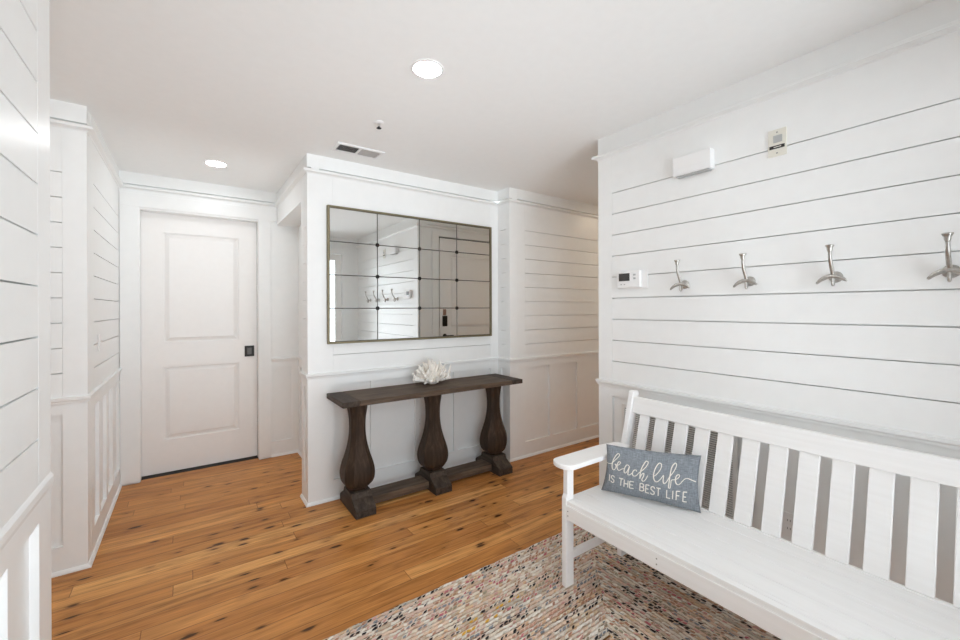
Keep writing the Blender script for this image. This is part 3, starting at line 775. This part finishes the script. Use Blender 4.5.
# ------------------------------------------------------------------ rug
rx0, rx1, ry0, ry1 = -0.08, 2.355, 0.46, 1.98
me = bpy.data.meshes.new('braided_rug'); vs, fs, uvs = [], [], []
RB = 0.021; hw = (ry1 - ry0) / 2; nrow = int(hw / RB)
def rect(o): return (rx0 + o, ry0 + o, rx1 - o, ry1 - o)
prof = [(0.0, 0.003), (0.18, 0.010), (0.5, 0.0125), (0.82, 0.010)]
def loop_pts(o, zz, wob):
    x0, y0, x1, y1 = rect(o); out = []
    cs = [(x0, y1), (x1, y1), (x1, y0), (x0, y0)]
    nseg = [96, 60, 96, 60]; dist = 0
    for k in range(4):
        a, c = Vector(cs[k]), Vector(cs[(k + 1) % 4]); L = (c - a).length
        nn = Vector((-(c - a).y, (c - a).x)).normalized()
        for i in range(nseg[k] + 1):
            t = i / nseg[k]; p = a.lerp(c, t)
            q = p + nn * wob * math.sin(t * L * 37 + k) * math.sin(t * L * 11.3 + 2 * k) * (0 if i in (0, nseg[k]) else 1)
            out.append((q.x, q.y, zz, (t - .5) * L + k * 40.0))
    return out
loops = [(0.0, 0.0005)]
for r in range(nrow):
    for f, z in prof: loops.append((r * RB + f * RB, z))
loops.append((hw - 0.004, 0.011))
NL = None
for o, z in loops:
    lp = loop_pts(o, z, 0.004 * max(0, 1 - o / 0.06)); NL = len(lp)
    for x, y, zz, u in lp: vs.append((x, y, zz)); uvs.append((u, min(o, hw)))
for k in range(len(loops) - 1):
    for i in range(NL):
        j = (i + 1) % NL
        if abs(uvs[k * NL + i][0] - uvs[k * NL + j][0]) > 10: continue
        fs.append((k * NL + i, (k + 1) * NL + i, (k + 1) * NL + j, k * NL + j))
me.from_pydata(vs, [], fs); ul = me.uv_layers.new(name='uv')
for lp in me.loops: ul.data[lp.index].uv = uvs[lp.vertex_index]
bm = bmesh.new(); bm.from_mesh(me); bmesh.ops.recalc_face_normals(bm, faces=bm.faces[:])
if sum(f.normal.z for f in bm.faces) < 0:
    for f in bm.faces: f.normal_flip()
bm.to_mesh(me); bm.free()
for p in me.polygons: p.use_smooth = True
me.materials.append(RUG)
rg = bpy.data.objects.new('braided_rug', me); col.objects.link(rg)
tag(rg, 'multicoloured braided rag rug on the wood floor under the white bench', 'rug')

# ------------------------------------------------------------------ coat hooks
def hook(y, label):
    X, Z = RWX - 0.0005, 1.672
    h = empty('coat_hook', (X, y, Z), label, 'hook', 'coat hooks in a row on the right wall')
    b = MB(); b.lathe([(0.026, 0), (0.026, 0.004), (0.020, 0.009), (0.012, 0.013), (0.011, 0.040)], (X, y, Z + 0.006), (-1, 0, 0), 20); b.build('mounting_rose', NICKEL, h, smooth=True)
    pts = catmull([(X - 0.062, y + 0.055, Z - 0.024), (X - 0.062, y + 0.040, Z - 0.008), (X - 0.056, y + 0.020, Z + 0.004), (X - 0.050, y, Z + 0.007), (X - 0.050, y - 0.018, Z + 0.004), (X - 0.050, y - 0.034, Z - 0.004), (X - 0.046, y - 0.050, Z - 0.016)], 4)
    n = len(pts); rad = [0.004 + 0.0065 * math.sin(PI * k / (n - 1)) ** 0.7 for k in range(n)]
    b = MB(); b.tube(pts, rad, 12); b.build('cleat_horns', NICKEL, h, smooth=True)
    b = MB(); b.tube(catmull([(X - 0.052, y, Z + 0.006), (X - 0.054, y, Z - 0.018), (X - 0.050, y, Z - 0.030), (X - 0.042, y, Z - 0.030), (X - 0.034, y, Z - 0.014), (X - 0.036, y, Z + 0.004)], 4), 0.0055, 10); b.build('lower_loop', NICKEL, h, smooth=True)
    st = catmull([(X - 0.044, y, Z + 0.008), (X - 0.052, y, Z + 0.026), (X - 0.074, y, Z + 0.062), (X - 0.086, y, Z + 0.092), (X - 0.088, y, Z + 0.116)], 5)
    n = len(st); b = MB(); b.tube(st, [0.0085 - 0.002 * k / n for k in range(n)], 12); s_ = b.build('stem', NICKEL, h, smooth=True)
    b = MB(); b.lathe([(0.0068, 0), (0.0075, 0.004), (0.010, 0.010), (0.0105, 0.018), (0.012, 0.022), (0.0165, 0.030), (0.0165, 0.034), (0.010, 0.035)], (X - 0.088, y, Z + 0.112), n=20); b.build('trumpet_cap', NICKEL, h, smooth=True)
    return h
hook(1.300, 'nickel cleat coat hook nearest the thermostat')
hook(0.950, 'nickel cleat coat hook second from the thermostat')
hook(0.597, 'nickel cleat coat hook third from the thermostat, right of the alarm plate')
hook(0.248, 'nickel cleat coat hook farthest from the thermostat, at the right edge of the photo')

# ------------------------------------------------------------------ small fittings on the right wall
X = RWX - 0.0005
th = empty('thermostat', (X, 1.67, 1.675), 'white digital thermostat with dark screen at the left end of the right wall', 'thermostat')
b = MB(); b.box(X - 0.006, X, 1.542, 1.765, 1.668, 1.792); b.build('wall_plate', PLASTIC, th, bevel=0.003)
b = MB(); b.box(X - 0.032, X - 0.0065, 1.580, 1.758, 1.674, 1.785); bd = b.build('housing', PLASTIC, th, bevel=0.006)
b = MB(); b.box(X - 0.0345, X - 0.0325, 1.656, 1.738, 1.720, 1.771); b.build('screen', LCD, th)
for z in (1.758, 1.734):
    b = MB(); b.box(X - 0.0345, X - 0.0325, 1.610, 1.628, z - 0.006, z + 0.006); b.build('button', BTN, th, bevel=0.001)
for y in (1.72, 1.695):
    b = MB(); b.box(X - 0.034, X - 0.0325, y - 0.005, y + 0.005, 1.694, 1.700); b.build('button', BTN, th)

cb = empty('door_chime', (X, 1.24, 2.32), 'white box door chime high on the right wall', 'chime')
b = MB(); b.box(X - 0.052, X - 0.001, 1.126, 1.345, 2.322, 2.432); b.build('cover', PLASTIC, cb, bevel=0.004)
b = MB(); b.box(X - 0.055, X - 0.0525, 1.150, 1.322, 2.330, 2.362); b.build('sound_grille', PLASTIC, cb, bevel=0.003)
b = MB(); b.box(X - 0.044, X - 0.006, 1.14, 1.33, 2.315, 2.3215); b.build('base', BTN, cb)

st = empty('alarm_plate', (X, 0.82, 2.36), 'cream wall plate with small grey window and dark strip right of the door chime', 'wall plate')
b = MB(); b.box(X - 0.006, X, 0.784, 0.864, 2.300, 2.436); b.build('cover_plate', CREAM, st, bevel=0.002)
b = MB(); b.box(X - 0.010, X - 0.0065, 0.802, 0.840, 2.368, 2.404); b.build('window', BTN, st, bevel=0.001)
b = MB(); b.box(X - 0.009, X - 0.0065, 0.792, 0.857, 2.338, 2.354); s1 = b.build('dark_strip', DARK, st)
b = MB(); b.box(X - 0.0098, X - 0.0092, 0.806, 0.838, 2.344, 2.348); b.build('strip_mark', CREAM, s1)
for z in (2.420, 2.316):
    b = MB(); b.lathe([(0.004, 0), (0.003, 0.0015)], (X - 0.0062, 0.825, z), (-1, 0, 0), 10); b.build('screw', SCREW, st)

# return-air grille low on the right wall behind the bench
gy0, gy1, gz0, gz1 = 1.012, 1.735, 0.19, 0.885
gr = empty('return_grille', (X, (gy0 + gy1) / 2, gz0), 'louvred return air grille on the wall behind the bench slats', 'grille')
b = MB(); X1 = RWX + 0.0135
b = MB()
GX = RWX - 0.006
for y0, y1, z0, z1 in ((gy0, gy0 + .022, gz0, gz1), (gy1 - .022, gy1, gz0, gz1), (gy0 + .022, gy1 - .022, gz0, gz0 + .022), (gy0 + .022, gy1 - .022, gz1 - .022, gz1)):
    b.box(GX - 0.008, RWX - 0.0035, y0, y1, z0, z1)
b.build('frame', SLATG, gr, bevel=0.002)
b = MB(); b.box(RWX - 0.0050, RWX - 0.0036, gy0 + .022, gy1 - .022, gz0 + .022, gz1 - .022); b.build('duct_shade', DARK, gr)  # flat dark sheet, shade of the duct put into its colour
b = MB(); z = gz0 + 0.028
while z < gz1 - 0.028:
    b.hexa([(GX - 0.006, gy0 + .022, z - 0.0035), (GX + 0.0008, gy0 + .022, z + 0.0020), (GX + 0.0008, gy1 - .022, z + 0.0020), (GX - 0.006, gy1 - .022, z - 0.0035),
            (GX - 0.006, gy0 + .022, z + 0.0002), (GX + 0.0008, gy0 + .022, z + 0.0046), (GX + 0.0008, gy1 - .022, z + 0.0046), (GX - 0.006, gy1 - .022, z + 0.0002)])
    z += 0.0127
b.build('louvres', SLATG, gr)

def outlet(name, c, n, label, cat='outlet', toggle=False):
    """plate on a wall; n = 'x-' faces -x, 'x+' faces +x, 'y-' faces -y"""
    o = empty(name, c, label, cat)
    T = {'x-': Matrix(((0, -1, 0, 0), (1, 0, 0, 0), (0, 0, 1, 0), (0, 0, 0, 1))), 'x+': Matrix(((0, 1, 0, 0), (-1, 0, 0, 0), (0, 0, 1, 0), (0, 0, 0, 1))), 'y-': Matrix(((1, 0, 0, 0), (0, -1, 0, 0), (0, 0, 1, 0), (0, 0, 0, 1)))}[n]
    T = Matrix.Translation(Vector(c)) @ T
    b = MB(); b.box(-0.036, 0.036, 0.0005, 0.006, -0.058, 0.058, T); b.build('cover_plate', PLASTIC, o, bevel=0.002, normals=True)
    if toggle:
        b = MB(); b.box(-0.005, 0.005, 0.006, 0.016, -0.002, 0.014, T); b.build('toggle', PLASTIC, o, bevel=0.001, normals=True)
    else:
        for z in (0.02, -0.02):
            b = MB(); b.box(-0.016, 0.016, 0.0062, 0.0085, z - 0.014, z + 0.014, T); s_ = b.build('socket', PLASTIC, o, bevel=0.002, normals=True)
            b = MB(); b.box(-0.007, -0.005, 0.0086, 0.009, z - 0.004, z + 0.006, T); b.box(0.005, 0.007, 0.0086, 0.009, z - 0.004, z + 0.006, T); b.build('slots', DARK, s_)
    return o
outlet('wall_outlet', (1.722, CWY + 0.0185, 0.50), 'y-', 'white outlet on the wall behind the middle leg of the console table')
outlet('wall_outlet', (RWX + 0.0185, 0.785, 0.46), 'x-', 'white outlet low on the wall behind the bench slats')
outlet('light_switch', (LX, 3.745, 1.318), 'x+', 'white light switch on the left wall above the wainscot', 'switch', True)

# ------------------------------------------------------------------ ceiling fittings
LAMP = emit('led_lens', (0.965, 0.985, 1.0), 96.0)
WARM = emit('added_warm_lens', (1.0, 0.82, 0.62), 150.0)
def downlight(x, y, label, lens=None):
    d = empty('recessed_light', (x, y, CZ), label, 'light')
    b = MB(); prof = [(0.070, -0.001), (0.084, -0.001), (0.084, -0.003), (0.080, -0.005), (0.072, -0.006), (0.070, -0.005)]
    n = 40; b.rings([[Vector((x + r * math.cos(2 * PI * i / n), y + r * math.sin(2 * PI * i / n), CZ + h)) for i in range(n)] for r, h in prof + [prof[0]]], cap=False)
    b.build('trim_ring', PLASTIC, d, normals=True)
    b = MB(); b.lathe([(0.0695, -0.001), (0.0695, -0.0045)], (x, y, CZ), n=40); b.build('lens', lens or LAMP, d, normals=True)
downlight(0.99, 1.855, 'round recessed ceiling light nearest the camera, above the middle of the entry')
downlight(0.187, 4.07, 'round recessed ceiling light in front of the white door')
downlight(4.55, 2.55, 'added round warm ceiling light far down the corridor on the right, hidden by the corner', WARM)  # lamp added out of view for the corridor's warm light
downlight(-1.15, 2.6, 'added round ceiling light in the side alcove on the left, hidden by the near wall')  # unseen lamp added to fill the left side and door hall
downlight(1.05, 0.35, 'added round ceiling light above the rug, behind the camera')  # unseen lamp added to raise the brightness near the camera

sp = empty('sprinkler_head', (1.014, 2.568, CZ), 'small chrome fire sprinkler head on the ceiling beside the air vent', 'sprinkler')
b = MB(); b.lathe([(0.034, -0.001), (0.034, -0.004), (0.02, -0.010)], (1.014, 2.568, CZ), n=28); b.build('escutcheon', PLASTIC, sp, normals=True)
b = MB(); b.lathe([(0.010, -0.0105), (0.009, -0.03), (0.005, -0.034)], (1.014, 2.568, CZ), n=16); b.build('body', CHROME, sp, normals=True)
b = MB(); b.lathe([(0.016, -0.038), (0.016, -0.040)], (1.014, 2.568, CZ), n=16); b.lathe([(0.004, -0.0345), (0.004, -0.0378)], (1.014, 2.568, CZ), n=10); b.build('deflector', DARK, sp, normals=True)

vx0, vx1, vy0, vy1 = 0.885, 1.245, 3.030, 3.205
cv = empty('air_vent', ((vx0 + vx1) / 2, (vy0 + vy1) / 2, CZ), 'white two-section ceiling air vent above the mirror wall', 'vent')
b = MB(); w = 0.024; zt, zb = CZ - 0.0005, CZ - 0.010; xm = (vx0 + vx1) / 2
for x0, x1, y0, y1 in ((vx0, vx0 + w, vy0, vy1), (vx1 - w, vx1, vy0, vy1), (vx0 + w, vx1 - w, vy0, vy0 + w), (vx0 + w, vx1 - w, vy1 - w, vy1), (xm - .008, xm + .008, vy0 + w, vy1 - w)):
    b.box(x0, x1, y0, y1, zb, zt)
b.build('frame', PLASTIC, cv, bevel=0.002)
b = MB(); b.box(vx0 + w, vx1 - w, vy0 + w, vy1 - w, CZ - 0.0018, CZ - 0.0006); b.build('duct_shade', DARK, cv)  # thin dark plate painted as the shade inside the duct
for k, (x0, x1) in enumerate(((vx0 + w, xm - .008), (xm + .008, vx1 - w))):
    b = MB(); s = 1 if k == 0 else -1; x = x0 + 0.008
    while x < x1 - 0.004:
        t = 0.0006; d = 0.0038 * s
        b.hexa([(x - d - t, vy0 + w, CZ - 0.010), (x - d + t, vy0 + w, CZ - 0.010), (x - d + t, vy1 - w, CZ - 0.010), (x - d - t, vy1 - w, CZ - 0.010),
                (x + d - t, vy0 + w, CZ - 0.002), (x + d + t, vy0 + w, CZ - 0.002), (x + d + t, vy1 - w, CZ - 0.002), (x + d - t, vy1 - w, CZ - 0.002)])
        x += 0.0105
    b.build('blades', BLADE, cv)

# ------------------------------------------------------------------ light
w = bpy.data.worlds.new('sky'); sc.world = w; w.use_nodes = True
nt = w.node_tree; bg = nt.nodes['Background']
zz = xyz(nt, node(nt, 'ShaderNodeTexCoord').outputs['Generated'])[2]
nt.links.new(ramp(nt, M(nt, 'ADD', M(nt, 'MULTIPLY', zz, 0.5), 0.5), [(0.46, (0.89, 0.95, 1.0)), (0.5, (0.86, 0.935, 1.0))]), bg.inputs[0])
nt.links.new(node(nt, 'ShaderNodeMapRange', Value=zz, i1=-0.08, i2=0.0, i3=12.0, i4=5.6).outputs[0], bg.inputs[1])      # sky above; brighter lower half added to throw light up at the ceiling
def portal(x0, x1, z0, z1):
    l = bpy.data.lights.new('daylight_portal', 'AREA'); l.shape = 'RECTANGLE'; l.size = x1 - x0; l.size_y = z1 - z0
    l.cycles.is_portal = True
    o = bpy.data.objects.new('daylight_portal', l); col.objects.link(o)
    o.location = ((x0 + x1) / 2, YB - 0.13, (z0 + z1) / 2); o.rotation_euler = (PI / 2, 0, 0)
portal(D3L, D3R, 0, 2.47); portal(WL, WR, WZ0, WZ1)

# ------------------------------------------------------------------ camera
F, YAW, Y0, ROLL, H = 411.52, 0.6155366, 308.34, -0.003206, 1.54
cam = bpy.data.cameras.new('camera'); co = bpy.data.objects.new('camera', cam); col.objects.link(co); sc.camera = co
cam.sensor_fit = 'HORIZONTAL'; cam.sensor_width = 36.0; cam.lens = F / 960 * 36.0
cam.shift_y = (Y0 - 320.0) / 960.0; cam.clip_start = 0.02
fw_ = Vector((math.sin(YAW), math.cos(YAW), 0)); r = Vector((math.cos(YAW), -math.sin(YAW), 0)); u = Vector((0, 0, 1))
r2 = r * math.cos(ROLL) + u * math.sin(ROLL); u2 = -r * math.sin(ROLL) + u * math.cos(ROLL)
co.matrix_world = Matrix(((r2.x, u2.x, -fw_.x, 0), (r2.y, u2.y, -fw_.y, 0), (r2.z, u2.z, -fw_.z, H), (0, 0, 0, 1)))

vs_ = sc.view_settings; vs_.view_transform = 'Standard'; vs_.look = 'None'; vs_.gamma = 1.0; vs_.use_curve_mapping = False
vs_.exposure = -0.35
sc.cycles.use_denoising = True; sc.cycles.max_bounces = 24; sc.cycles.diffuse_bounces = 20; sc.cycles.sample_clamp_indirect = 8.0
